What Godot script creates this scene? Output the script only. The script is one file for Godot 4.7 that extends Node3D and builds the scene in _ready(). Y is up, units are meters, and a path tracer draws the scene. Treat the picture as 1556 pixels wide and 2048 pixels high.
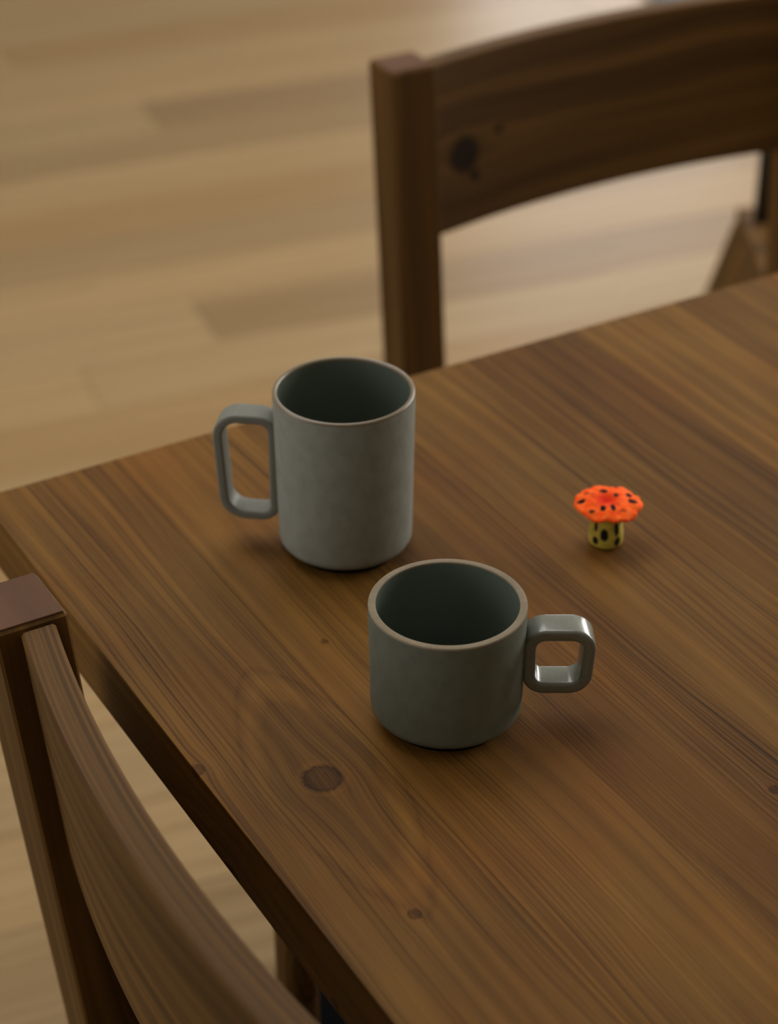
extends Node3D
# A dining table with two stoneware mugs and a little clay mushroom, two wooden chairs, an oak floor.
# Axes of the room: r1 runs along the floor planks (right and away), r2 across them (towards the camera).
# Axes of the table: its own x (a) and z (b) start at the corner seen on the left; its top is y = 0.72.

const YAW_TABLE := 0.52824
const YAW_ROOM := 0.37525
const TOP := 0.72
const CORNER := Vector3(-0.26318, 0.0, -1.1156)

var rng := RandomNumberGenerator.new()
var table_at: Transform3D
var room_at: Transform3D
var M := {}
var taken := {}

# ------------------------------------------------------------------ helpers
func numbered(called: String) -> String:
	var k: int = taken.get(called, 0)
	taken[called] = k + 1
	return called if k == 0 else "%s_%03d" % [called, k]

func thing(called: String, label: String, category: String, at := Vector3.ZERO, turn := 0.0, group := "") -> Node3D:
	var o := Node3D.new()
	o.name = numbered(called)
	add_child(o)
	o.position = at
	o.rotation.y = turn
	o.set_meta("label", label)
	if category != "":
		o.set_meta("category", category)
	if group != "":
		o.set_meta("group", group)
	return o

func structure(called: String, label: String) -> Node3D:
	var o := thing(called, label, "")
	o.set_meta("kind", "structure")
	o.transform = room_at
	return o

func part(called: String, st: SurfaceTool, mat: Material, parent: Node3D, flat := true) -> MeshInstance3D:
	var o := MeshInstance3D.new()
	o.name = called
	st.generate_normals()
	o.mesh = st.commit()
	o.material_override = mat
	o.cast_shadow = GeometryInstance3D.SHADOW_CASTING_SETTING_ON
	parent.add_child(o, true)
	return o

func start(smooth := false) -> SurfaceTool:
	var st := SurfaceTool.new()
	st.begin(Mesh.PRIMITIVE_TRIANGLES)
	st.set_smooth_group(0 if smooth else -1)
	return st

func tri(st: SurfaceTool, p: Array, q: Array) -> void:
	for i in 3:
		st.set_uv(q[i])
		st.add_vertex(p[i])

func quad(st: SurfaceTool, a: Vector3, b: Vector3, c: Vector3, d: Vector3, ua: Vector2, ub: Vector2, uc: Vector2, ud: Vector2) -> void:
	tri(st, [a, b, c], [ua, ub, uc])
	tri(st, [a, c, d], [ua, uc, ud])

# A chamfered bar: width along x, height along y (both centred), length along z from 0, in n lengths;
# f bends each point to its place, uvf gives the point's texture place (null: grain along the length).
func bar(st: SurfaceTool, w: float, h: float, length: float, ch: float, n: int, f: Callable, uv0 := Vector2.ZERO, uvf = null, uvs := Vector2(0.25, 1.0)) -> void:
	var hw := w / 2.0
	var hh := h / 2.0
	var full := [Vector2(-hw + ch, hh), Vector2(hw - ch, hh), Vector2(hw, hh - ch), Vector2(hw, -hh + ch), Vector2(hw - ch, -hh), Vector2(-hw + ch, -hh), Vector2(-hw, -hh + ch), Vector2(-hw, hh - ch)]
	var inner: Array = []
	for p in full:
		inner.append(Vector2(clampf(p.x, -hw + ch, hw - ch), clampf(p.y, -hh + ch, hh - ch)))
	var along: Array = [0.0]
	for i in n + 1:
		along.append(ch + (length - 2.0 * ch) * i / n)
	along.append(length)
	var per: Array = [0.0]
	for i in 8:
		per.append(per[i] + full[i].distance_to(full[(i + 1) % 8]))
	var last: int = along.size() - 1
	for i in last:
		var s0: Array = inner if i == 0 else full
		var s1: Array = inner if i == last - 1 else full
		for k in 8:
			var k2 := (k + 1) % 8
			var q := [Vector3(s0[k].x, s0[k].y, along[i]), Vector3(s0[k2].x, s0[k2].y, along[i]), Vector3(s1[k2].x, s1[k2].y, along[i + 1]), Vector3(s1[k].x, s1[k].y, along[i + 1])]
			var t: Array = []
			for m in 4:
				if uvf != null:
					t.append(uvf.call(q[m]))
				else:
					t.append(uv0 + Vector2((per[k + 1] if m == 1 or m == 2 else per[k]) / uvs.x, q[m].z / uvs.y))
			quad(st, f.call(q[0]), f.call(q[1]), f.call(q[2]), f.call(q[3]), t[0], t[1], t[2], t[3])
	for e in 2:
		var z: float = along[0] if e == 0 else along[last]
		var q := [Vector3(-hw + ch, hh - ch, z), Vector3(hw - ch, hh - ch, z), Vector3(hw - ch, -hh + ch, z), Vector3(-hw + ch, -hh + ch, z)]
		var t: Array = []
		for m in 4:
			t.append(uvf.call(q[m]) if uvf != null else uv0 + Vector2(q[m].x / uvs.x, q[m].y / uvs.y * 2.0))
		if e == 0:
			quad(st, f.call(q[3]), f.call(q[2]), f.call(q[1]), f.call(q[0]), t[3], t[2], t[1], t[0])
		else:
			quad(st, f.call(q[0]), f.call(q[1]), f.call(q[2]), f.call(q[3]), t[0], t[1], t[2], t[3])

# A plain box between two corners, by way of bar (length along z).
func box(st: SurfaceTool, lo: Vector3, hi: Vector3, ch := 0.001, uv0 := Vector2.ZERO) -> void:
	var size := hi - lo
	# grain runs along the longest side
	if size.y >= size.x and size.y >= size.z:
		bar(st, size.z, size.x, size.y, ch, 1, func(p: Vector3): return Vector3(lo.x + size.x / 2 + p.y, lo.y + p.z, lo.z + size.z / 2 + p.x), uv0)
	elif size.x >= size.z:
		bar(st, size.y, size.z, size.x, ch, 1, func(p: Vector3): return Vector3(lo.x + p.z, lo.y + size.y / 2 + p.x, lo.z + size.z / 2 + p.y), uv0)
	else:
		bar(st, size.x, size.y, size.z, ch, 1, func(p: Vector3): return Vector3(lo.x + size.x / 2 + p.x, lo.y + size.y / 2 + p.y, lo.z + p.z), uv0)

# A turned shape: profile points (radius, height) from bottom to top outside, then inside downwards.
func lathe(st: SurfaceTool, profile: Array, segs := 96) -> void:
	for i in profile.size() - 1:
		var p: Vector2 = profile[i]
		var q: Vector2 = profile[i + 1]
		for k in segs:
			var a0 := TAU * k / segs
			var a1 := TAU * (k + 1) / segs
			var v := [Vector3(p.x * cos(a0), p.y, p.x * sin(a0)), Vector3(p.x * cos(a1), p.y, p.x * sin(a1)), Vector3(q.x * cos(a1), q.y, q.x * sin(a1)), Vector3(q.x * cos(a0), q.y, q.x * sin(a0))]
			var t := [Vector2(float(k) / segs, p.y * 8), Vector2(float(k + 1) / segs, p.y * 8), Vector2(float(k + 1) / segs, q.y * 8), Vector2(float(k) / segs, q.y * 8)]
			if p.x < 1e-6:
				tri(st, [v[0], v[2], v[3]], [t[0], t[2], t[3]])
			elif q.x < 1e-6:
				tri(st, [v[0], v[1], v[2]], [t[0], t[1], t[2]])
			else:
				quad(st, v[0], v[1], v[2], v[3], t[0], t[1], t[2], t[3])

func arc(c: Vector2, r: float, from: float, to: float, n: int) -> Array:
	var out: Array = []
	for i in n + 1:
		var a := deg_to_rad(lerpf(from, to, float(i) / n))
		out.append(c + r * Vector2(cos(a), sin(a)))
	return out

func noise(seed_: int, octaves := 3) -> FastNoiseLite:
	var n := FastNoiseLite.new()
	n.seed = seed_
	n.noise_type = FastNoiseLite.TYPE_SIMPLEX_SMOOTH
	n.frequency = 1.0
	n.fractal_type = FastNoiseLite.FRACTAL_FBM
	n.fractal_octaves = octaves
	return n

func image_of(w: int, h: int, bytes: PackedByteArray, format := Image.FORMAT_RGB8) -> ImageTexture:
	var im := Image.create_from_data(w, h, false, format, bytes)
	return ImageTexture.create_from_image(im)

func plain(c: Color, rough: float, spec := 0.5) -> StandardMaterial3D:
	var m := StandardMaterial3D.new()
	m.albedo_color = c
	m.roughness = rough
	m.metallic_specular = spec
	return m

# ------------------------------------------------------------------ procedural textures
const TW := 2048
const TH := 768
const TA := 0.74    # metres of table across the grain that the texture covers
const TB := 0.87    # metres along the grain
const BOARD := 0.0925

func table_texture() -> Array:
	var n1 := noise(11, 2)
	var n2 := noise(12, 2)
	var n3 := noise(13, 2)
	var n4 := noise(14, 3)
	var n5 := noise(15, 1)
	var out := PackedByteArray()
	out.resize(TW * TH * 3)
	var rel := PackedByteArray()
	rel.resize(TW * TH)
	var tone := [0.02, 0.06, -0.03, 0.03, -0.05, 0.06, -0.02, 0.03]
	var red := [0.0, 0.10, 0.12, 0.02, 0.10, 0.0, 0.06, 0.0]
	var knots := [Vector3(0.0551, 0.3578, 0.0100), Vector3(0.1155, 0.2507, 0.0022), Vector3(0.0446, 0.4700, 0.0034), Vector3(0.2549, 0.4857, 0.0034), Vector3(0.0010, 0.3180, 0.0045), Vector3(0.470, 0.300, 0.004)]
	for y in TH:
		var b := TB * (y + 0.5) / TH
		for x in TW:
			var a := TA * (x + 0.5) / TW
			var k := int(a / BOARD)
			var da := a - BOARD * (k + 0.5)
			# the grain bends past knots
			var u := a
			var dark := 0.0
			var halo := 0.0
			for kn in knots:
				var dx: float = a - kn.x
				var dy: float = b - kn.y
				var r: float = kn.z
				if absf(dx) < r * 6.0 and absf(dy) < r * 9.0:
					var g := exp(-(dx * dx) / (r * r * 3.2) - (dy * dy) / (r * r * 7.0))
					u -= dx * 0.6 * g
					var d := sqrt(dx * dx + dy * dy * 0.9) / r + 0.12 * n4.get_noise_2d(a * 420.0, b * 420.0)
					if d < 1.15:
						var rim := clampf(1.0 - absf(d - 0.95) / 0.14, 0.0, 1.0)
						dark = maxf(dark, (0.20 + 0.08 * n4.get_noise_2d(a * 500.0, b * 500.0)) * clampf((1.1 - d) / 0.15, 0.0, 1.0) + 0.12 * rim)
					if r > 0.008:
						dark -= 0.07 * clampf(1.0 - absf(d - 1.32) / 0.16, 0.0, 1.0)
					halo = maxf(halo, g * 0.5)
			var w := n1.get_noise_2d(a * 9.0 + k * 31.7, b * 2.2 + k * 5.0)
			u += 0.005 * w + 0.0006 * n1.get_noise_2d(a * 40.0 + 7.0, b * 9.0)
			var broad := n2.get_noise_2d(u * 75.0 + k * 17.0, b * 1.1)
			var line := n3.get_noise_2d(u * 340.0, b * 1.6 + k * 3.0)
			var thin := n5.get_noise_2d(u * 560.0 + 13.0, b * 1.3 + k * 7.0)
			var fine := n5.get_noise_2d(u * 1250.0, b * 16.0)
			# how strongly the fine lines show differs from place to place
			var show := clampf(0.62 + 0.9 * n1.get_noise_2d(a * 14.0 + 50.0, b * 1.7 + k * 9.0), 0.15, 1.0)
			var groove := clampf((line - 0.02) * 2.4, 0.0, 1.0)
			var v: float = 0.50 + tone[k] + 0.105 * broad - show * (0.11 * groove + (0.30 if k == 2 else 0.22) * clampf((thin - 0.34) * 3.0, 0.0, 1.0)) + 0.045 * fine + 0.05 * show * clampf(-line, 0.0, 1.0)
			v += 0.07 * n4.get_noise_2d(a * 10.0 + k * 4.0, b * 5.0)
			# the flame figure round the large knot on the edge board
			if k == 0:
				var ea := (a - 0.0575 + 0.07 * (b - 0.36)) / 0.029
				var eb := (b - 0.352) / (0.088 if b > 0.352 else 0.072)
				var e := pow(absf(ea), 1.5) + pow(absf(eb), 1.35) + 0.10 * n4.get_noise_2d(a * 60.0, b * 30.0)
				v -= 0.06 * clampf((1.0 - e) / 0.12, 0.0, 1.0)
				v += 0.06 * clampf(1.0 - absf(e - 1.22) / 0.22, 0.0, 1.0)
				v -= 0.07 * clampf(1.0 - absf(e - 1.55) / 0.12, 0.0, 1.0)
			v -= dark
			var seam := absf(absf(da) - BOARD * 0.5)
			var warm: float = red[k] + 0.55 * n4.get_noise_2d(a * 7.0 + 90.0, b * 6.0 + 40.0) + halo * 0.6
			warm = clampf(warm, -0.15, 0.55)
			v = clampf(v, 0.08, 1.0)
			var lo := Color(0.165, 0.095, 0.030)
			var hi := Color(0.72, 0.535, 0.28)
			var c := lo.lerp(hi, v)
			c.g *= 1.0 - 0.13 * warm
			c.b *= 1.0 - 0.30 * warm
			if seam < 0.0006:
				c = c * 0.90
			var at := y * TW + x
			out[at * 3] = int(clampf(c.r, 0, 1) * 255.0)
			out[at * 3 + 1] = int(clampf(c.g, 0, 1) * 255.0)
			out[at * 3 + 2] = int(clampf(c.b, 0, 1) * 255.0)
			rel[at] = int(clampf(0.6 - show * 0.35 * groove + 0.12 * fine, 0, 1) * 255.0)
	return [image_of(TW, TH, out), image_of(TW, TH, rel, Image.FORMAT_L8)]

# Wood for chairs and floor: u across the grain, v along it.
func wood_texture(w: int, h: int, wide: float, tall: float, lo: Color, hi: Color, seed_: int, contrast: float, knots: Array, stretch := 1.0) -> ImageTexture:
	var n1 := noise(seed_, 2)
	var n2 := noise(seed_ + 1, 3)
	var n3 := noise(seed_ + 2, 2)
	var out := PackedByteArray()
	out.resize(w * h * 3)
	for y in h:
		var b := tall * (y + 0.5) / h
		for x in w:
			var a := wide * (x + 0.5) / w
			var u := a
			var dark := 0.0
			for kn in knots:
				var dx: float = a - kn.x
				var dy: float = b - kn.y
				var r: float = kn.z
				if absf(dx) < r * 5.0 and absf(dy) < r * 7.0:
					var g := exp(-(dx * dx) / (r * r * 5.0) - (dy * dy) / (r * r * 9.0))
					u -= dx * 0.8 * g
					dark = maxf(dark, 0.55 * clampf((1.25 - sqrt(dx * dx + dy * dy) / r) / 0.4, 0.0, 1.0) + 0.16 * g)
			u += 0.014 * n1.get_noise_2d(a * 6.0, b * 1.8 * stretch)
			var broad := n2.get_noise_2d(u * 40.0, b * 0.9 * stretch)
			var line := n3.get_noise_2d(u * 260.0, b * 1.8 * stretch)
			var v := 0.5 + contrast * (0.75 * broad + 0.2 * line) - dark
			var c := lo.lerp(hi, clampf(v, 0.0, 1.0))
			var at := (y * w + x) * 3
			out[at] = int(c.r * 255.0)
			out[at + 1] = int(c.g * 255.0)
			out[at + 2] = int(c.b * 255.0)
	return image_of(w, h, out)

# Painted dots on the clay: centre (in the unit square), radii, colour.
func dots_texture(base: Color, second: Color, dots: Array, seed_: int, planar: bool) -> ImageTexture:
	var n := noise(seed_, 3)
	var s := 512
	var out := PackedByteArray()
	out.resize(s * s * 3)
	for y in s:
		for x in s:
			var p := Vector2((x + 0.5) / s, (y + 0.5) / s)
			var q := n.get_noise_2d(p.x * 7.0, p.y * 7.0)
			var c := base.lerp(second, clampf(0.3 + q, 0.0, 1.0))
			if planar:
				var m := Vector2((p.x - 0.47) / 0.17, (p.y - 0.52) / 0.17)
				c = c.lerp(Color(0.74, 0.06, 0.01), 0.75 * exp(-m.length_squared()))
			for d in dots:
				var e := Vector2((p.x - d[0]) / d[2], (p.y - d[1]) / d[3])
				e = e.rotated(d[4] if d.size() > 4 else 0.0)
				var inside := clampf((1.0 - e.length() + 0.25 * n.get_noise_2d(p.x * 22.0, p.y * 22.0)) / 0.22, 0.0, 1.0)
				c = c.lerp(Color(0.035, 0.055, 0.065), inside * (d[5] if d.size() > 5 else 1.0))
			var at := (y * s + x) * 3
			out[at] = int(clampf(c.r, 0, 1) * 255.0)
			out[at + 1] = int(clampf(c.g, 0, 1) * 255.0)
			out[at + 2] = int(clampf(c.b, 0, 1) * 255.0)
	return image_of(s, s, out)

func speckle_texture(base: Color, dark: Color, amount: float, seed_: int) -> ImageTexture:
	var n := noise(seed_, 4)
	var s := 256
	var out := PackedByteArray()
	out.resize(s * s * 3)
	for y in s:
		for x in s:
			var q := n.get_noise_2d(x * 0.03, y * 0.03) * 0.6 + n.get_noise_2d(x * 0.31, y * 0.31) * 0.4
			var c := base.lerp(dark, clampf(0.25 + q * 0.9, 0.0, 1.0) * amount)
			var at := (y * s + x) * 3
			out[at] = int(clampf(c.r, 0, 1) * 255.0)
			out[at + 1] = int(clampf(c.g, 0, 1) * 255.0)
			out[at + 2] = int(clampf(c.b, 0, 1) * 255.0)
	return image_of(s, s, out)

func textured(tex: Texture2D, rough: float, spec := 0.5) -> StandardMaterial3D:
	var m := StandardMaterial3D.new()
	m.albedo_texture = tex
	m.roughness = rough
	m.metallic_specular = spec
	return m

func make_materials() -> void:
	var t := table_texture()
	M.table = textured(t[0], 0.55, 0.22)
	M.table.albedo_color = Color(0.925, 0.895, 0.775)
	M.table.heightmap_enabled = true
	M.table.heightmap_texture = t[1]
	M.table.heightmap_scale = 0.02
	var dk := Color(0.14, 0.088, 0.028)
	var lt := Color(0.54, 0.385, 0.18)
	M.chair = textured(wood_texture(256, 768, 0.25, 1.0, dk, lt, 31, 0.42, [Vector3(0.06, 0.87, 0.010)]), 0.55, 0.25)
	M.rail = textured(wood_texture(320, 768, 0.42, 0.5, dk, lt, 53, 0.42, [Vector3(0.112, 0.036, 0.0160), Vector3(0.098, 0.078, 0.004), Vector3(0.135, 0.048, 0.005)]), 0.55, 0.25)
	M.end_grain = textured(wood_texture(128, 128, 0.05, 0.05, Color(0.30, 0.195, 0.125), Color(0.48, 0.34, 0.235), 61, 0.8, []), 0.6, 0.3)
	var oak := wood_texture(256, 768, 0.1405, 1.9, Color(0.575, 0.47, 0.32), Color(0.70, 0.595, 0.44), 71, 0.75, [], 0.7)
	var tints := [Color(0.935, 0.935, 0.935), Color(0.88, 0.87, 0.86), Color(0.96, 0.95, 0.94), Color(0.835, 0.815, 0.80), Color(0.91, 0.88, 0.84)]
	M.floor = []
	for c in tints:
		var m := textured(oak, 0.34, 0.30)
		m.albedo_color = c
		M.floor.append(m)
	M.subfloor = plain(Color(0.20, 0.14, 0.09), 0.9)
	M.wall = plain(Color(0.66, 0.65, 0.62), 0.9)
	M.ceiling = plain(Color(0.92, 0.92, 0.90), 0.95)
	M.white = plain(Color(0.85, 0.84, 0.82), 0.5)
	M.glass = plain(Color(0.95, 0.98, 1.0, 0.06), 0.02)
	M.glass.transparency = BaseMaterial3D.TRANSPARENCY_ALPHA
	# stoneware: a satin grey glaze, bare clay where the rim is left unglazed
	var grey := speckle_texture(Color(0.545, 0.55, 0.515), Color(0.455, 0.46, 0.42), 0.7, 81)
	M.glaze_matte = textured(grey, 0.55, 0.35)
	M.glaze_satin = textured(speckle_texture(Color(0.475, 0.475, 0.44), Color(0.41, 0.405, 0.37), 0.7, 89), 0.45, 0.3)
	M.glaze_gloss = textured(speckle_texture(Color(0.455, 0.465, 0.425), Color(0.38, 0.385, 0.345), 0.7, 85), 0.2, 0.6)
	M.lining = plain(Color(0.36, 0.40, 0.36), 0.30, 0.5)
	M.short_glaze = textured(speckle_texture(Color(0.43, 0.445, 0.395), Color(0.355, 0.365, 0.315), 0.7, 87), 0.55, 0.3)
	for m in [M.glaze_matte, M.glaze_satin, M.glaze_gloss, M.short_glaze]:
		m.uv1_scale = Vector3(3.0, 1.0, 1.0)
	M.clay = textured(speckle_texture(Color(0.53, 0.48, 0.40), Color(0.44, 0.395, 0.325), 0.8, 83), 0.85, 0.3)
	M.brown_edge = plain(Color(0.46, 0.41, 0.33), 0.30, 0.5)
	M.foot = plain(Color(0.115, 0.10, 0.08), 0.95, 0.1)  # near black: contact shade under the mug painted into the foot
	# spots as the photograph shows them on the cap, read from above, and on the stem, round it
	var cap_dots: Array = []
	for p in [[735, 375, 55, 27, 0.1, 1.0], [930, 295, 32, 20, 0.0, 0.8], [480, 385, 45, 22, 0.0, 0.6], [560, 415, 40, 18, 0.0, 0.3], [380, 490, 55, 26, 0.0, 1.0], [915, 435, 38, 24, 0.5, 0.75], [1110, 405, 42, 36, 0.6, 1.0], [1150, 505, 62, 34, 0.0, 0.95], [835, 612, 32, 42, -0.2, 1.0], [685, 620, 38, 32, 0.0, 1.0], [515, 645, 45, 20, 0.0, 0.6], [985, 640, 42, 16, 0.0, 0.3]]:
		cap_dots.append([0.5 + (p[0] - 780.0) / 1010.0, 0.5 + (p[1] - 490.0) / 520.0, p[2] * 1.25 / 1010.0, p[3] * 1.25 / 520.0, p[4], p[5]])
	M.cap = textured(dots_texture(Color(1.0, 0.43, 0.16), Color(0.98, 0.30, 0.07), cap_dots, 91, true), 0.8, 0.2)
	M.cap_under = plain(Color(0.93, 0.20, 0.05), 0.8, 0.2)
	var stem_dots: Array = []
	for p in [[640, 820, 38, 36], [850, 795, 42, 30], [975, 790, 22, 22], [565, 915, 22, 42], [708, 990, 58, 50], [922, 930, 38, 64], [990, 870, 16, 28], [580, 1055, 34, 36], [930, 1065, 42, 40]]:
		var ang := asin(clampf((p[0] - 765.0) / 275.0, -0.98, 0.98))
		var up: float = 1.0 - (p[1] - 770.0 + 40.0 * (1.0 - cos(ang))) / 380.0
		stem_dots.append([0.5 + ang / TAU, 1.0 - up, p[2] * 1.3 / 275.0 / TAU / maxf(0.45, cos(ang)), p[3] * 1.25 / 380.0])
	for i in 9:
		stem_dots.append([fposmod(0.5 + 0.30 + 0.045 * i, 1.0), 0.15 + 0.27 * (i % 3) + 0.06 * (i % 2), 0.025, 0.085])
	M.stem = textured(dots_texture(Color(0.82, 0.73, 0.30), Color(0.70, 0.66, 0.25), stem_dots, 95, false), 0.55, 0.4)
	M.rug = plain(Color(0.40, 0.41, 0.44), 0.95)
	M.table_shade_dark = plain(Color(0.02, 0.026, 0.024), 1.0, 0.2)  # near black of the shape that stands in for shade under the table
	M.bottle = plain(Color(0.03, 0.045, 0.05), 0.25)

# ------------------------------------------------------------------ the room
func build_floor() -> void:
	var f := structure("floor", "pale oak plank floor with staggered boards in slightly differing tones")
	var st := start()
	box(st, Vector3(-2.7, -0.12, -6.3), Vector3(4.3, -0.016, 2.5), 0.001)
	part("subfloor", st, M.subfloor, f)
	var row := 0.1405
	rng.seed = 7
	var k := -26
	while -2.625 + row * k < 2.4:
		var z0 := -2.625 + row * k
		var x := -2.6 - rng.randf() * 1.7
		var length := 1.9
		if k == -7:
			x = 0.915 - 2.0 * length
		if k == -1:
			x = 0.760 - 2.0 * length
		var i := 0
		while x < 4.2:
			var tone: int = [0, 1, 2, 0, 4, 2, 1][rng.randi() % 7]
			if (k == -7 or k == -1) and i == 2:
				tone = 3
			elif (k == -7 or k == -1 or k == -2 or k == -8):
				tone = 2 if k < -1 and k != -7 else 0
			var lo := maxf(x, -2.6)
			var hi := minf(x + length, 4.2)
			if hi - lo > 0.02:
				var s := start()
				var at := Vector3(lo, -0.008, z0 + row / 2)
				bar(s, row - 0.0006, 0.016, hi - lo - 0.0006, 0.0008, 1, func(p: Vector3): return at + Vector3(p.z, p.y, -p.x), Vector2(rng.randf(), rng.randf()), null, Vector2(row, 1.9))
				part("plank", s, M.floor[tone], f)
			x += length
			i += 1
		k += 1

func wall_with_hole(called: String, label: String, lo: Vector3, hi: Vector3, along_x: bool, h0: float, h1: float, y0: float, y1: float) -> Node3D:
	var w := structure(called, label)
	var st := start()
	if h1 <= h0:
		box(st, lo, hi, 0.001)
	else:
		for r in [[-99.0, h0, lo.y, hi.y], [h1, 99.0, lo.y, hi.y], [h0, h1, lo.y, y0], [h0, h1, y1, hi.y]]:
			var p := lo
			var q := hi
			if along_x:
				p.x = maxf(lo.x, r[0]); q.x = minf(hi.x, r[1])
			else:
				p.z = maxf(lo.z, r[0]); q.z = minf(hi.z, r[1])
			p.y = r[2]; q.y = r[3]
			if q.y - p.y > 0.01:
				box(st, p, q, 0.001)
	part("plaster", st, M.wall, w)
	return w

func build_window(called: String, label: String, along_x: bool, c: Vector3, w: float, h: float) -> void:
	var o := structure(called, label)
	var tr := Transform3D(Basis.IDENTITY if along_x else Basis(Vector3.UP, PI / 2), c)
	var put := func(lo: Vector3, hi: Vector3, s: SurfaceTool): 
		var size := hi - lo
		bar(s, size.x, size.y, size.z, 0.003, 1, func(p: Vector3): return tr * (Vector3((lo.x + hi.x) / 2, (lo.y + hi.y) / 2, lo.z) + p))
	var st := start()
	put.call(Vector3(-w / 2, -h / 2, -0.03), Vector3(-w / 2 + 0.06, h / 2, 0.03), st)
	put.call(Vector3(w / 2 - 0.06, -h / 2, -0.03), Vector3(w / 2, h / 2, 0.03), st)
	put.call(Vector3(-w / 2 + 0.06, h / 2 - 0.06, -0.03), Vector3(w / 2 - 0.06, h / 2, 0.03), st)
	put.call(Vector3(-w / 2 + 0.06, -h / 2, -0.03), Vector3(w / 2 - 0.06, -h / 2 + 0.06, 0.03), st)
	put.call(Vector3(-0.03, -h / 2 + 0.06, -0.03), Vector3(0.03, h / 2 - 0.06, 0.03), st)
	part("window_frame", st, M.white, o)
	for s in [-1, 1]:
		var g := start()
		put.call(Vector3(-w / 4 + s * w / 4 - w / 4 + 0.06 + (w / 4 if true else 0.0) - 0.03, -h / 2 + 0.06, -0.003), Vector3(s * w / 4 + w / 4 - 0.045, h / 2 - 0.06, 0.003), g)
		part("pane", g, M.glass, o)

func build_room() -> void:
	build_floor()
	wall_with_hole("wall_far", "plain warm white wall beyond the chairs", Vector3(-2.8, 0, -6.4), Vector3(4.4, 2.5, -6.2), true, 2.7, 4.1, 0.06, 2.2)
	wall_with_hole("wall_right", "plain warm white wall to the right", Vector3(4.2, 0, -6.2), Vector3(4.4, 2.5, 2.4), false, -4.0, -0.8, 0.8, 2.36)
	wall_with_hole("wall_left", "plain warm white wall to the left", Vector3(-2.8, 0, -6.2), Vector3(-2.6, 2.5, 2.4), false, -2.7, -0.1, 0.1, 2.3)
	wall_with_hole("wall_near", "plain warm white wall behind the camera", Vector3(-2.8, 0, 2.4), Vector3(4.4, 2.5, 2.6), true, 0, 0, 0, 0)
	var c := structure("ceiling", "plain white ceiling")
	var st := start()
	for q in [[-2.8, -0.7, -6.4, 2.6], [1.1, 4.4, -6.4, 2.6], [-0.7, 1.1, -6.4, -3.0], [-0.7, 1.1, -1.2, 2.6]]:
		box(st, Vector3(q[0], 2.5, q[2]), Vector3(q[1], 2.65, q[3]), 0.001)
	part("plaster", st, M.ceiling, c)
	build_window("window_1", "large window in the far wall", true, Vector3(3.4, 1.13, -6.3), 1.4, 2.14)
	build_window("window_2", "window in the right wall", false, Vector3(4.3, 1.58, -2.4), 3.2, 1.56)
	build_window("added_window_3", "window added in the left wall for side fill light", false, Vector3(-2.7, 1.2, -1.4), 2.6, 2.2)  # added, unseen: lights the left chair and table side
	var sk := structure("added_window_4", "square skylight added in the ceiling for overhead fill light")  # added opening, there only to bring light from overhead
	var fr := start()
	for q in [[-0.7, -0.64, -3.0, -1.2], [1.04, 1.1, -3.0, -1.2], [-0.64, 1.04, -3.0, -2.94], [-0.64, 1.04, -1.26, -1.2]]:
		box(fr, Vector3(q[0], 2.54, q[2]), Vector3(q[1], 2.62, q[3]), 0.002)
	part("window_frame", fr, M.white, sk)
	var gl := start()
	box(gl, Vector3(-0.64, 2.575, -2.94), Vector3(1.04, 2.581, -1.26), 0.001)
	part("pane", gl, M.glass, sk)
	for e in [["baseboard_far", Vector3(-2.6, 0, -6.2), Vector3(2.7, 0.06, -6.188)], ["baseboard_left", Vector3(-2.6, 0, -6.188), Vector3(-2.588, 0.06, 2.4)], ["baseboard_right", Vector3(4.188, 0, -6.2), Vector3(4.2, 0.06, 2.4)]]:
		var b := structure(e[0], "low white baseboard along the wall")
		var s := start()
		box(s, e[1], e[2], 0.002)
		part("board", s, M.white, b)

# ------------------------------------------------------------------ furniture
func on_table(a: float, b: float, y := 0.0) -> Vector3:
	return table_at * Vector3(a, y, b)

func build_table() -> void:
	var t := thing("dining_table", "large brown wooden dining table with visible knots under the two mugs", "table", CORNER, YAW_TABLE)
	var thick := 0.042
	for k in 16:
		var st := start()
		var a0 := BOARD * k
		var uvf := func(p: Vector3):
			var a := p.x + BOARD * (k % 8 + 0.5)
			var v := p.z / TB
			return Vector2(clampf(a / TA, BOARD * (k % 8) / TA + 0.001, BOARD * (k % 8 + 1) / TA - 0.001) + (thick / 2 - p.y) * 1.6 * (1.0 if k % 8 < 4 else -1.0), v if k < 8 else 1.0 - v)
		bar(st, BOARD, thick, TB, 0.00030 if k == 0 or k == 15 else 0.00012, 1, func(p: Vector3): return Vector3(a0 + BOARD / 2 + p.x, TOP - thick / 2 + p.y, p.z), Vector2.ZERO, uvf)
		part("plank", st, M.table, t)
	for ab in [Vector2(0.134, 0.164), Vector2(1.346, 0.164), Vector2(1.346, 0.706), Vector2(0.134, 0.706)]:
		var st := start(true)
		lathe(st, [Vector2(0, 0), Vector2(0.0115, 0), Vector2(0.0125, 0.002), Vector2(0.0165, 0.55), Vector2(0.0180, TOP - thick)], 32)
		var l := part("leg", st, M.chair, t)
		l.position = Vector3(ab.x, 0, ab.y)
	for z in [0.164, 0.706]:
		var st := start()
		box(st, Vector3(0.16, TOP - thick - 0.05, z - 0.011), Vector3(1.32, TOP - thick, z + 0.011), 0.002)
		part("apron", st, M.chair, t)

const POST_W := 0.046
const POST_D := 0.042
const SPAN := 0.424
const CHAIR_H := 0.78
const RAKE := 0.085

func rake(y: float) -> float:
	return RAKE * (CHAIR_H - y)

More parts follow.
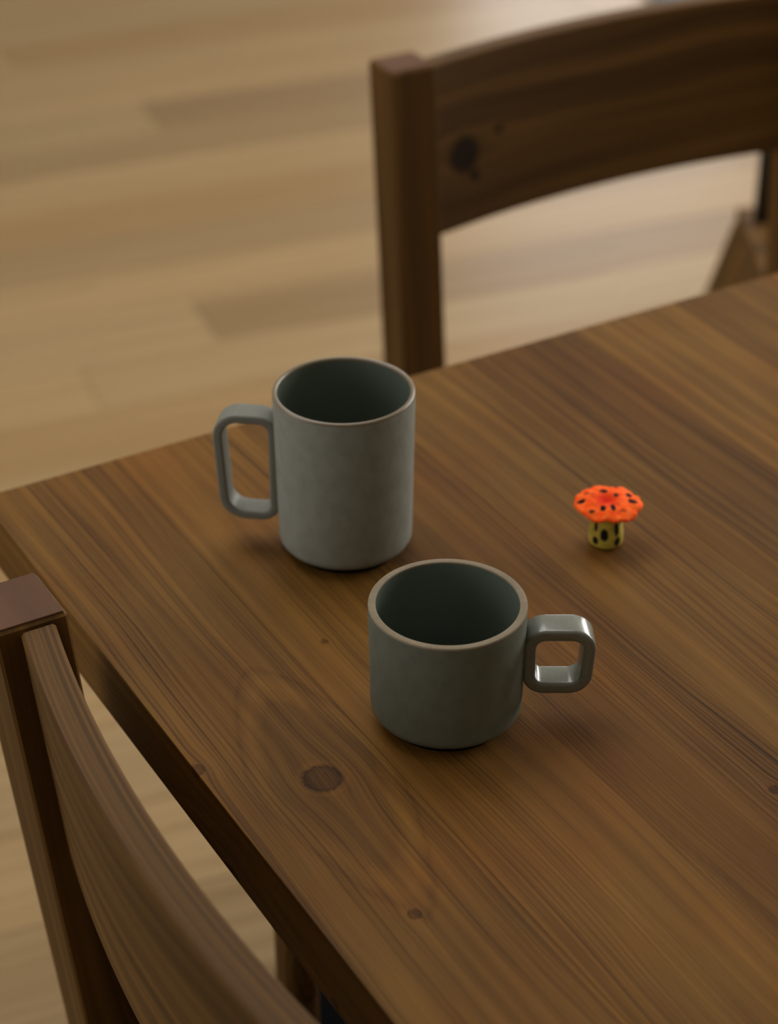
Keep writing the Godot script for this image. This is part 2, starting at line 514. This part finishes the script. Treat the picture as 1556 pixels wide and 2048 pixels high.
func build_chair(called: String, label: String, at: Vector3, turn: float, group: String) -> Node3D:
	var c := thing(called, label, "chair", at, turn, group)
	rng.seed = 5
	for s in [-1.0, 1.0]:
		var st := start()
		var x0: float = s * (SPAN / 2 + POST_W / 2)
		bar(st, POST_W, POST_D, CHAIR_H - 0.0012, 0.0016, 6, func(p: Vector3): return Vector3(x0 + p.x, p.z, -POST_D / 2 - p.y + rake(p.z)), Vector2(0.13 + 0.21 * s, 0.02))
		var post := part("back_post", st, M.chair, c)
		var cap := start()
		box(cap, Vector3(x0 - POST_W / 2 + 0.0016, CHAIR_H - 0.0014, -POST_D + 0.0016), Vector3(x0 + POST_W / 2 - 0.0016, CHAIR_H, -0.0016), 0.0003, Vector2(0.3, 0.2))
		part("end_grain", cap, M.end_grain, post).set_meta("label", "paler sawn end of the post")
	var sag := 0.023
	var tall := 0.162
	var r := start()
	var centre_y := CHAIR_H - 0.004 - tall / 2
	bar(r, tall, 0.020, SPAN, 0.0016, 28, func(p: Vector3):
		var x := p.z - SPAN / 2
		var bow := sag * (1.0 - pow(2.0 * x / SPAN, 2.0))
		var y := centre_y + p.x
		return Vector3(x, y, -0.018 + p.y - bow + rake(y)), Vector2(0.0, 0.0), func(p: Vector3): return Vector2(0.5 + (-p.x + (0.2 if p.y < 0 else 0.0)) / 0.42 - 0.28 + p.y * 2.0, p.z / 0.5))
	part("top_rail", r, M.rail, c)
	# the seat, its frame and the front legs
	var st2 := start()
	bar(st2, 0.43, 0.022, SPAN - 0.05, 0.003, 1, func(p: Vector3): return Vector3(p.z - SPAN / 2 + 0.025, 0.399 + p.y, 0.232 - p.x), Vector2(0.1, 0.0))
	part("seat", st2, M.chair, c)
	for s in [-1.0, 1.0]:
		var st := start()
		var x0: float = s * (SPAN / 2 - 0.045)
		box(st, Vector3(x0 - 0.018, 0, 0.405), Vector3(x0 + 0.018, 0.388, 0.441), 0.0016, Vector2(0.4, 0.1))
		part("front_leg", st, M.chair, c)
		var sr := start()
		box(sr, Vector3(x0 - 0.010, 0.325, 0.025), Vector3(x0 + 0.010, 0.388, 0.405), 0.0016, Vector2(0.2, 0.3))
		part("side_apron", sr, M.chair, c)
	for z in [0.413, 0.003]:
		var st := start()
		var e := SPAN / 2 - (0.063 if z > 0.2 else 0.0)
		box(st, Vector3(-e, 0.325, z), Vector3(e, 0.388, z + 0.020), 0.0016, Vector2(0.6, 0.3))
		part("cross_apron", st, M.chair, c)
	return c

# ------------------------------------------------------------------ mugs
func handle(st: SurfaceTool, x0: float, x1: float, x1b: float, y0: float, y1: float, t: float, w: float, ro: float) -> void:
	# the middle line: a closed loop with rounded corners in the plane x, y
	var ri := 0.0085
	var path: Array = []
	path += arc(Vector2(x0 + ri, y0 + ri), ri, 180, 270, 6)
	path += arc(Vector2(x1b - ro, y0 + ro), ro, 270, 360, 10)
	path += arc(Vector2(x1 - ro, y1 - ro), ro, 0, 90, 10)
	path += arc(Vector2(x0 + ri, y1 - ri), ri, 90, 180, 6)
	var n := path.size()
	var c := t * 0.28
	var sec: Array = []
	for e in [[1, 1, 0], [-1, 1, 90], [-1, -1, 180], [1, -1, 270]]:
		sec += arc(Vector2(e[0] * (t / 2 - c), e[1] * (w / 2 - c)), c, e[2], e[2] + 90, 5)
	var m := sec.size()
	var rings: Array = []
	for i in n:
		var d: Vector2 = (path[(i + 1) % n] - path[(i + n - 1) % n]).normalized()
		var out := Vector2(d.y, -d.x)
		var ring: Array = []
		for q in sec:
			ring.append(Vector3(path[i].x + out.x * q.x, path[i].y + out.y * q.x, q.y))
		rings.append(ring)
	for i in n:
		var j := (i + 1) % n
		for k in m:
			var l := (k + 1) % m
			quad(st, rings[i][k], rings[i][l], rings[j][l], rings[j][k], Vector2(float(k) / m, i * 0.1), Vector2(float(k + 1) / m, i * 0.1), Vector2(float(k + 1) / m, i * 0.1 + 0.1), Vector2(float(k) / m, i * 0.1 + 0.1))

func build_mug(label: String, at: Vector3, turn: float, h: float, wall: float, bare_rim: bool, hx: Array) -> Node3D:
	var R := 0.0425
	var taper := 0.0134 * h
	var o := thing("mug", label, "mug", at, turn, "grey stoneware mugs")
	var rb := R - taper
	var foot_y := 0.0050
	# outside, from the edge of the foot up to the lip
	var st := start(true)
	var outer: Array = [Vector2(rb - 0.0175, foot_y + 0.0006), Vector2(rb - 0.0090, foot_y + 0.0002)]
	outer += arc(Vector2(rb - 0.0068, foot_y + 0.0072), 0.0068, -75, 0, 10)
	for i in range(1, 9):
		outer.append(Vector2(lerpf(rb, R, i / 8.0), lerpf(foot_y + 0.0072, h - (0.0012 if bare_rim else 0.0016), i / 8.0)))
	lathe(st, outer)
	part("body", st, M.short_glaze if bare_rim else M.glaze_matte, o)
	# the lip
	var lip := start(true)
	if bare_rim:
		lathe(lip, [Vector2(R, h - 0.0013)] + arc(Vector2(R - 0.0009, h - 0.0009), 0.0009, 0, 90, 4) + [Vector2(R - wall / 2, h)] + arc(Vector2(R - wall + 0.0006, h - 0.0006), 0.0006, 90, 180, 4) + [Vector2(R - wall, h - 0.0012)])
	else:
		lathe(lip, [Vector2(R, h - 0.0017)] + arc(Vector2(R - wall / 2, h - wall / 2), wall / 2, 0, 180, 12) + [Vector2(R - wall, h - wall / 2 - 0.001)])
	part("rim", lip, M.clay if bare_rim else M.brown_edge, o).set_meta("label", "bare clay rim" if bare_rim else "thin brown edged rim")
	# inside
	var li := start(true)
	var inside: Array = [Vector2(R - wall, h - (0.0011 if bare_rim else wall / 2 + 0.0008))]
	for i in range(1, 7):
		inside.append(Vector2(lerpf(R - wall, rb - wall, i / 6.0), lerpf(h - 0.002, 0.013, i / 6.0)))
	inside += arc(Vector2(rb - wall - 0.007, 0.013), 0.007, 0, -90, 6)
	inside.append(Vector2(0, 0.006))
	lathe(li, inside)
	part("lining", li, M.lining, o).set_meta("label", "dark grey green glazed inside")
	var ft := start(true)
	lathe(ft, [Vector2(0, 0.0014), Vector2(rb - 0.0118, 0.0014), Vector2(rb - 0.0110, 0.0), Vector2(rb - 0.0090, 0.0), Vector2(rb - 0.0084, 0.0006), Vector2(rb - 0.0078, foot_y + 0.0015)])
	part("foot", ft, M.foot, o).set_meta("label", "recessed foot ring, painted dark as the shade under the mug")
	var hs := start(true)
	handle(hs, hx[0], hx[1], hx[2], hx[3], hx[4], hx[5], hx[6], hx[7])
	part("handle", hs, M.glaze_gloss if bare_rim else M.glaze_satin, o)
	return o

# ------------------------------------------------------------------ the little mushroom
func build_mushroom() -> void:
	var at := on_table(0.3166 + 0.0002, 0.2472 - 0.0012, TOP)
	var o := thing("mushroom_figurine", "tiny clay mushroom with black spotted orange cap and yellow green stem", "figurine", at)
	var n := noise(5, 2)
	var st := start(true)
	var prof: Array = [Vector2(0.0, 0.0), Vector2(0.0080, 0.0)] + arc(Vector2(0.0082, 0.0024), 0.0024, -70, -10, 4) + [Vector2(0.01080, 0.0045), Vector2(0.01065, 0.0085), Vector2(0.0098, 0.0140), Vector2(0.0092, 0.0200), Vector2(0.0090, 0.0272)]
	var segs := 64
	for i in prof.size() - 1:
		for k in segs:
			var v: Array = []
			var t: Array = []
			for e in [[i, k], [i, k + 1], [i + 1, k + 1], [i + 1, k]]:
				var p: Vector2 = prof[e[0]]
				var g: float = TAU * e[1] / segs
				var wob := 1.0 + 0.035 * n.get_noise_2d(cos(g) * 1.3 + p.y * 60.0, sin(g) * 1.3)
				# angle 0 faces the camera (+z), growing towards +x
				v.append(Vector3(p.x * wob * sin(g + PI), p.y, p.x * wob * cos(g + PI)))
				t.append(Vector2(float(e[1]) / segs, 1.0 - p.y / 0.0262))
			if prof[i].x < 1e-6:
				tri(st, [v[0], v[3], v[2]], [t[0], t[3], t[2]])
			else:
				quad(st, v[0], v[3], v[2], v[1], t[0], t[3], t[2], t[1])
	part("stem", st, M.stem, o)
	# cap: a wavy disc, a little hollow in the middle
	var cap := start(true)
	var under := start(true)
	var R := 0.0204
	var place := func(f: float, g: float, low: bool) -> Vector3:
		var edge := R * (1.0 + 0.055 * n.get_noise_2d(cos(g) * 1.6 + 9.0, sin(g) * 1.6) + 0.03 * n.get_noise_2d(cos(g) * 4.0, sin(g) * 4.0 + 3.0))
		var notch := absf(wrapf(g - deg_to_rad(28), -PI, PI))
		edge *= 1.0 - 0.07 * exp(-pow(notch / 0.12, 2.0)) + 0.05 * exp(-pow(wrapf(g - deg_to_rad(2), -PI, PI) / 0.16, 2.0))
		var p := Vector2(cos(g), sin(g)) * edge * f
		var wave := 0.0016 * n.get_noise_2d(p.x * 95.0 + 3.0, p.y * 95.0) * f
		var y := 0.0310 + wave + 0.0008 * sin(f * PI) - 0.0030 * pow(f, 2.6) - 0.0012 * exp(-pow(f / 0.3, 2.0))
		if low:
			y = 0.0263 + wave - 0.0012 * pow(f, 2.0) + 0.0006 * f
		return Vector3(p.x, y, p.y)
	var rings := 14
	segs = 96
	for i in rings:
		for k in segs:
			var v: Array = []
			var t: Array = []
			var l: Array = []
			for e in [[i, k], [i + 1, k], [i + 1, k + 1], [i, k + 1]]:
				var f: float = float(e[0]) / rings
				var g: float = TAU * e[1] / segs
				var p: Vector3 = place.call(f, g, false)
				v.append(p)
				t.append(Vector2(0.5 + p.x / R * 0.49, 0.5 + p.z / R * 0.49))
				l.append(place.call(f * 0.97, g, true))
			quad(cap, v[0], v[1], v[2], v[3], t[0], t[1], t[2], t[3])
			quad(under, l[3], l[2], l[1], l[0], t[3], t[2], t[1], t[0])
	# the rounded edge
	for k in segs:
		var col: Array = []
		for j in [k, k + 1]:
			var g: float = TAU * j / segs
			var a: Vector3 = place.call(1.0, g, false)
			var b: Vector3 = place.call(0.97, g, true)
			var mid := (a + b) / 2 + Vector3(cos(g), 0, sin(g)) * 0.0007
			col.append([a, mid, b])
		for s in 2:
			quad(cap if s == 0 else under, col[0][s], col[0][s + 1], col[1][s + 1], col[1][s], Vector2(0.02, 0.5), Vector2(0.02, 0.5), Vector2(0.02, 0.5), Vector2(0.02, 0.5))
	var cp := part("cap", cap, M.cap, o)
	part("cap_underside", under, M.cap_under, cp)

# ------------------------------------------------------------------ things at the back
func build_background() -> void:
	# a low stool with solid splayed sides stands behind the far chair
	var h := 0.312
	var at := Vector3(0.464 + 0.17, 0, -2.39)
	var s := thing("stool", "low brown wooden stool with solid splayed sides standing behind far chair", "stool", at)
	for e in [-1.0, 1.0]:
		var st := start()
		bar(st, 0.214, 0.022, h - 0.020, 0.002, 1, func(p: Vector3): return Vector3(e * (0.170 + 0.29 * (h - p.z) - 0.011) + p.y, p.z, -e * p.x), Vector2(0.3, 0.1))
		part("side_panel", st, M.chair, s)
	for z in [-0.080, 0.080]:
		var fp := start()
		bar(fp, 0.16, 0.018, 0.34, 0.002, 1, func(p: Vector3): return Vector3(p.z - 0.17, h - 0.021 - 0.08 + p.x, z + p.y), Vector2(0.1, 0.2))
		part("apron", fp, M.chair, s)
	var tp := start()
	bar(tp, 0.222, 0.020, 0.346, 0.003, 1, func(p: Vector3): return Vector3(p.z - 0.173, h - 0.010 + p.y, -p.x), Vector2(0.55, 0.3))
	part("seat", tp, M.chair, s)
	var b := thing("bottle", "slim dark bottle standing on the low stool behind the far chair", "bottle", Vector3(0.487, h, -2.455))
	var bt := start(true)
	lathe(bt, [Vector2(0, 0), Vector2(0.0105, 0), Vector2(0.0115, 0.002), Vector2(0.0115, 0.11), Vector2(0.0105, 0.125), Vector2(0.006, 0.145), Vector2(0.0056, 0.172)], 40)
	part("glass", bt, M.bottle, b)
	var ct := start(true)
	lathe(ct, [Vector2(0.0056, 0.170), Vector2(0.0066, 0.170), Vector2(0.0070, 0.171), Vector2(0.0070, 0.184), Vector2(0.0064, 0.185), Vector2(0, 0.185)], 32)
	part("stopper", ct, M.bottle, b)
	var cu := thing("under_table_shade", "dark round shape added as shade under the dining table, mostly hidden behind its leg", "shade_filler", table_at * Vector3(0.42, 0, 0.02))  # added dark mound, fills in for shade on the floor here
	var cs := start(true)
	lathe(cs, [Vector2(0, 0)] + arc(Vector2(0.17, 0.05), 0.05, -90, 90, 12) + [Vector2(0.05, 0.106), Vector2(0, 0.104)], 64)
	part("shade_shape", cs, M.table_shade_dark, cu)
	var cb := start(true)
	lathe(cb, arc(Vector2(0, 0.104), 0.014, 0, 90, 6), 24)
	part("shade_knob", cb, M.table_shade_dark, cu)
	var r := thing("rug", "flat blue grey rug lying on the floor beyond the far chair", "rug", room_at.origin, YAW_ROOM)
	var rt := start()
	box(rt, Vector3(2.12, 0.0, -5.0), Vector3(3.6, 0.010, -3.78), 0.003)
	part("pile", rt, M.rug, r)
	var hem := start()
	for q in [[Vector3(2.10, 0, -5.0), Vector3(2.12, 0.009, -3.78)], [Vector3(3.6, 0, -5.0), Vector3(3.62, 0.009, -3.78)], [Vector3(2.10, 0, -3.78), Vector3(3.62, 0.009, -3.76)]]:
		box(hem, q[0], q[1], 0.003)
	part("hem", hem, M.rug, r)

# ------------------------------------------------------------------
func area_light(called: String, c: Vector3, towards: Vector3, size: Vector2, energy: float, color: Color) -> void:
	var l := AreaLight3D.new()
	l.name = called
	l.area_size = size
	l.light_energy = energy
	l.light_color = color
	l.shadow_enabled = true
	l.set("area_range", 14.0)
	l.set("area_attenuation", 2.0)
	add_child(l)
	l.transform = room_at * Transform3D(Basis.looking_at(towards, Vector3.UP if absf(towards.y) < 0.9 else Vector3.FORWARD), c)

func _ready() -> void:
	table_at = Transform3D(Basis(Vector3.UP, YAW_TABLE), CORNER)
	room_at = Transform3D(Basis(Vector3.UP, YAW_ROOM), Vector3.ZERO)
	# camera
	var cam := Camera3D.new()
	cam.name = "camera"
	add_child(cam)
	var fw := Vector3(0.0, -0.53393, -0.84553)
	var right := Vector3(1.0, -0.00101, 0.00064)
	cam.transform = Transform3D(Basis(right, -(right.cross(-fw)), -fw), Vector3(0, TOP + 0.69301, 0)).orthonormalized()
	var lens := CameraAttributesPhysical.new()
	lens.frustum_focal_length = 24.0 * 4079.46 / 2048.0
	lens.frustum_focus_distance = 1.085
	lens.frustum_near = 0.05
	lens.frustum_far = 60.0
	lens.exposure_aperture = 3.6
	cam.attributes = lens
	cam.current = true
	# sky and exposure
	var we := WorldEnvironment.new()
	we.name = "environment"
	var env := Environment.new()
	env.background_mode = Environment.BG_SKY
	var sky := Sky.new()
	var sm := ProceduralSkyMaterial.new()
	sm.sky_top_color = Color(0.74, 0.80, 0.88)
	sm.sky_horizon_color = Color(0.88, 0.89, 0.90)
	sm.ground_bottom_color = Color(0.45, 0.44, 0.42)
	sm.ground_horizon_color = Color(0.70, 0.70, 0.69)
	sky.sky_material = sm
	env.sky = sky
	env.tonemap_mode = Environment.TONE_MAPPER_LINEAR
	env.tonemap_exposure = 1.14
	env.sdfgi_enabled = true
	env.ssao_enabled = true
	env.ssil_enabled = true
	we.environment = env
	add_child(we)
	# daylight through the far and right windows; skylight and left window are added fill
	area_light("window_light_far", Vector3(3.4, 1.13, -6.24), Vector3(0, 0, 1), Vector2(1.26, 2.0), 2.2, Color(1.0, 0.98, 0.97))
	area_light("window_light_right", Vector3(4.24, 1.58, -2.4), Vector3(-1, 0, 0), Vector2(3.06, 1.42), 10.0, Color(1.0, 0.99, 0.97))
	area_light("added_overhead_fill", Vector3(0.2, 2.53, -2.1), Vector3(0, -1, 0), Vector2(1.68, 1.68), 2.5, Color(1.0, 0.99, 0.97))  # overhead fill set in the added skylight
	area_light("added_fill_left", Vector3(-2.64, 1.2, -1.4), Vector3(1, 0, 0), Vector2(2.46, 2.06), 2.1, Color(1.0, 0.99, 0.97))  # side fill set in the added left window

	make_materials()
	build_room()
	build_table()
	var mid := SPAN / 2 + POST_W
	build_chair("dining_chair", "brown wooden chair with knotted bowed back rail, pulled out beyond far table edge", on_table(0.538 + mid, -0.394), YAW_TABLE, "wooden dining chairs")
	build_chair("dining_chair", "brown wooden chair pushed against the left end of the table, nearest the camera", on_table(-0.0300, 0.229 - POST_W + mid), YAW_TABLE + PI / 2, "wooden dining chairs")
	build_mug("tall grey stoneware mug with long loop handle pointing left", on_table(0.17797, 0.16414, TOP) + Vector3(0, 0, 0.0040), PI - deg_to_rad(8), 0.1099, 0.0030, false, [0.0425, 0.0765, 0.0742, 0.0214, 0.0886, 0.0058, 0.0165, 0.0130])
	build_mug("short wide grey stoneware mug with bare clay rim and small square handle", on_table(0.14187, 0.34080, TOP) + Vector3(0, 0, 0.0036), 0.0, 0.0748, 0.0041, true, [0.0440, 0.0760, 0.0750, 0.0236, 0.0582, 0.0070, 0.0175, 0.0095])
	build_mushroom()
	build_background()
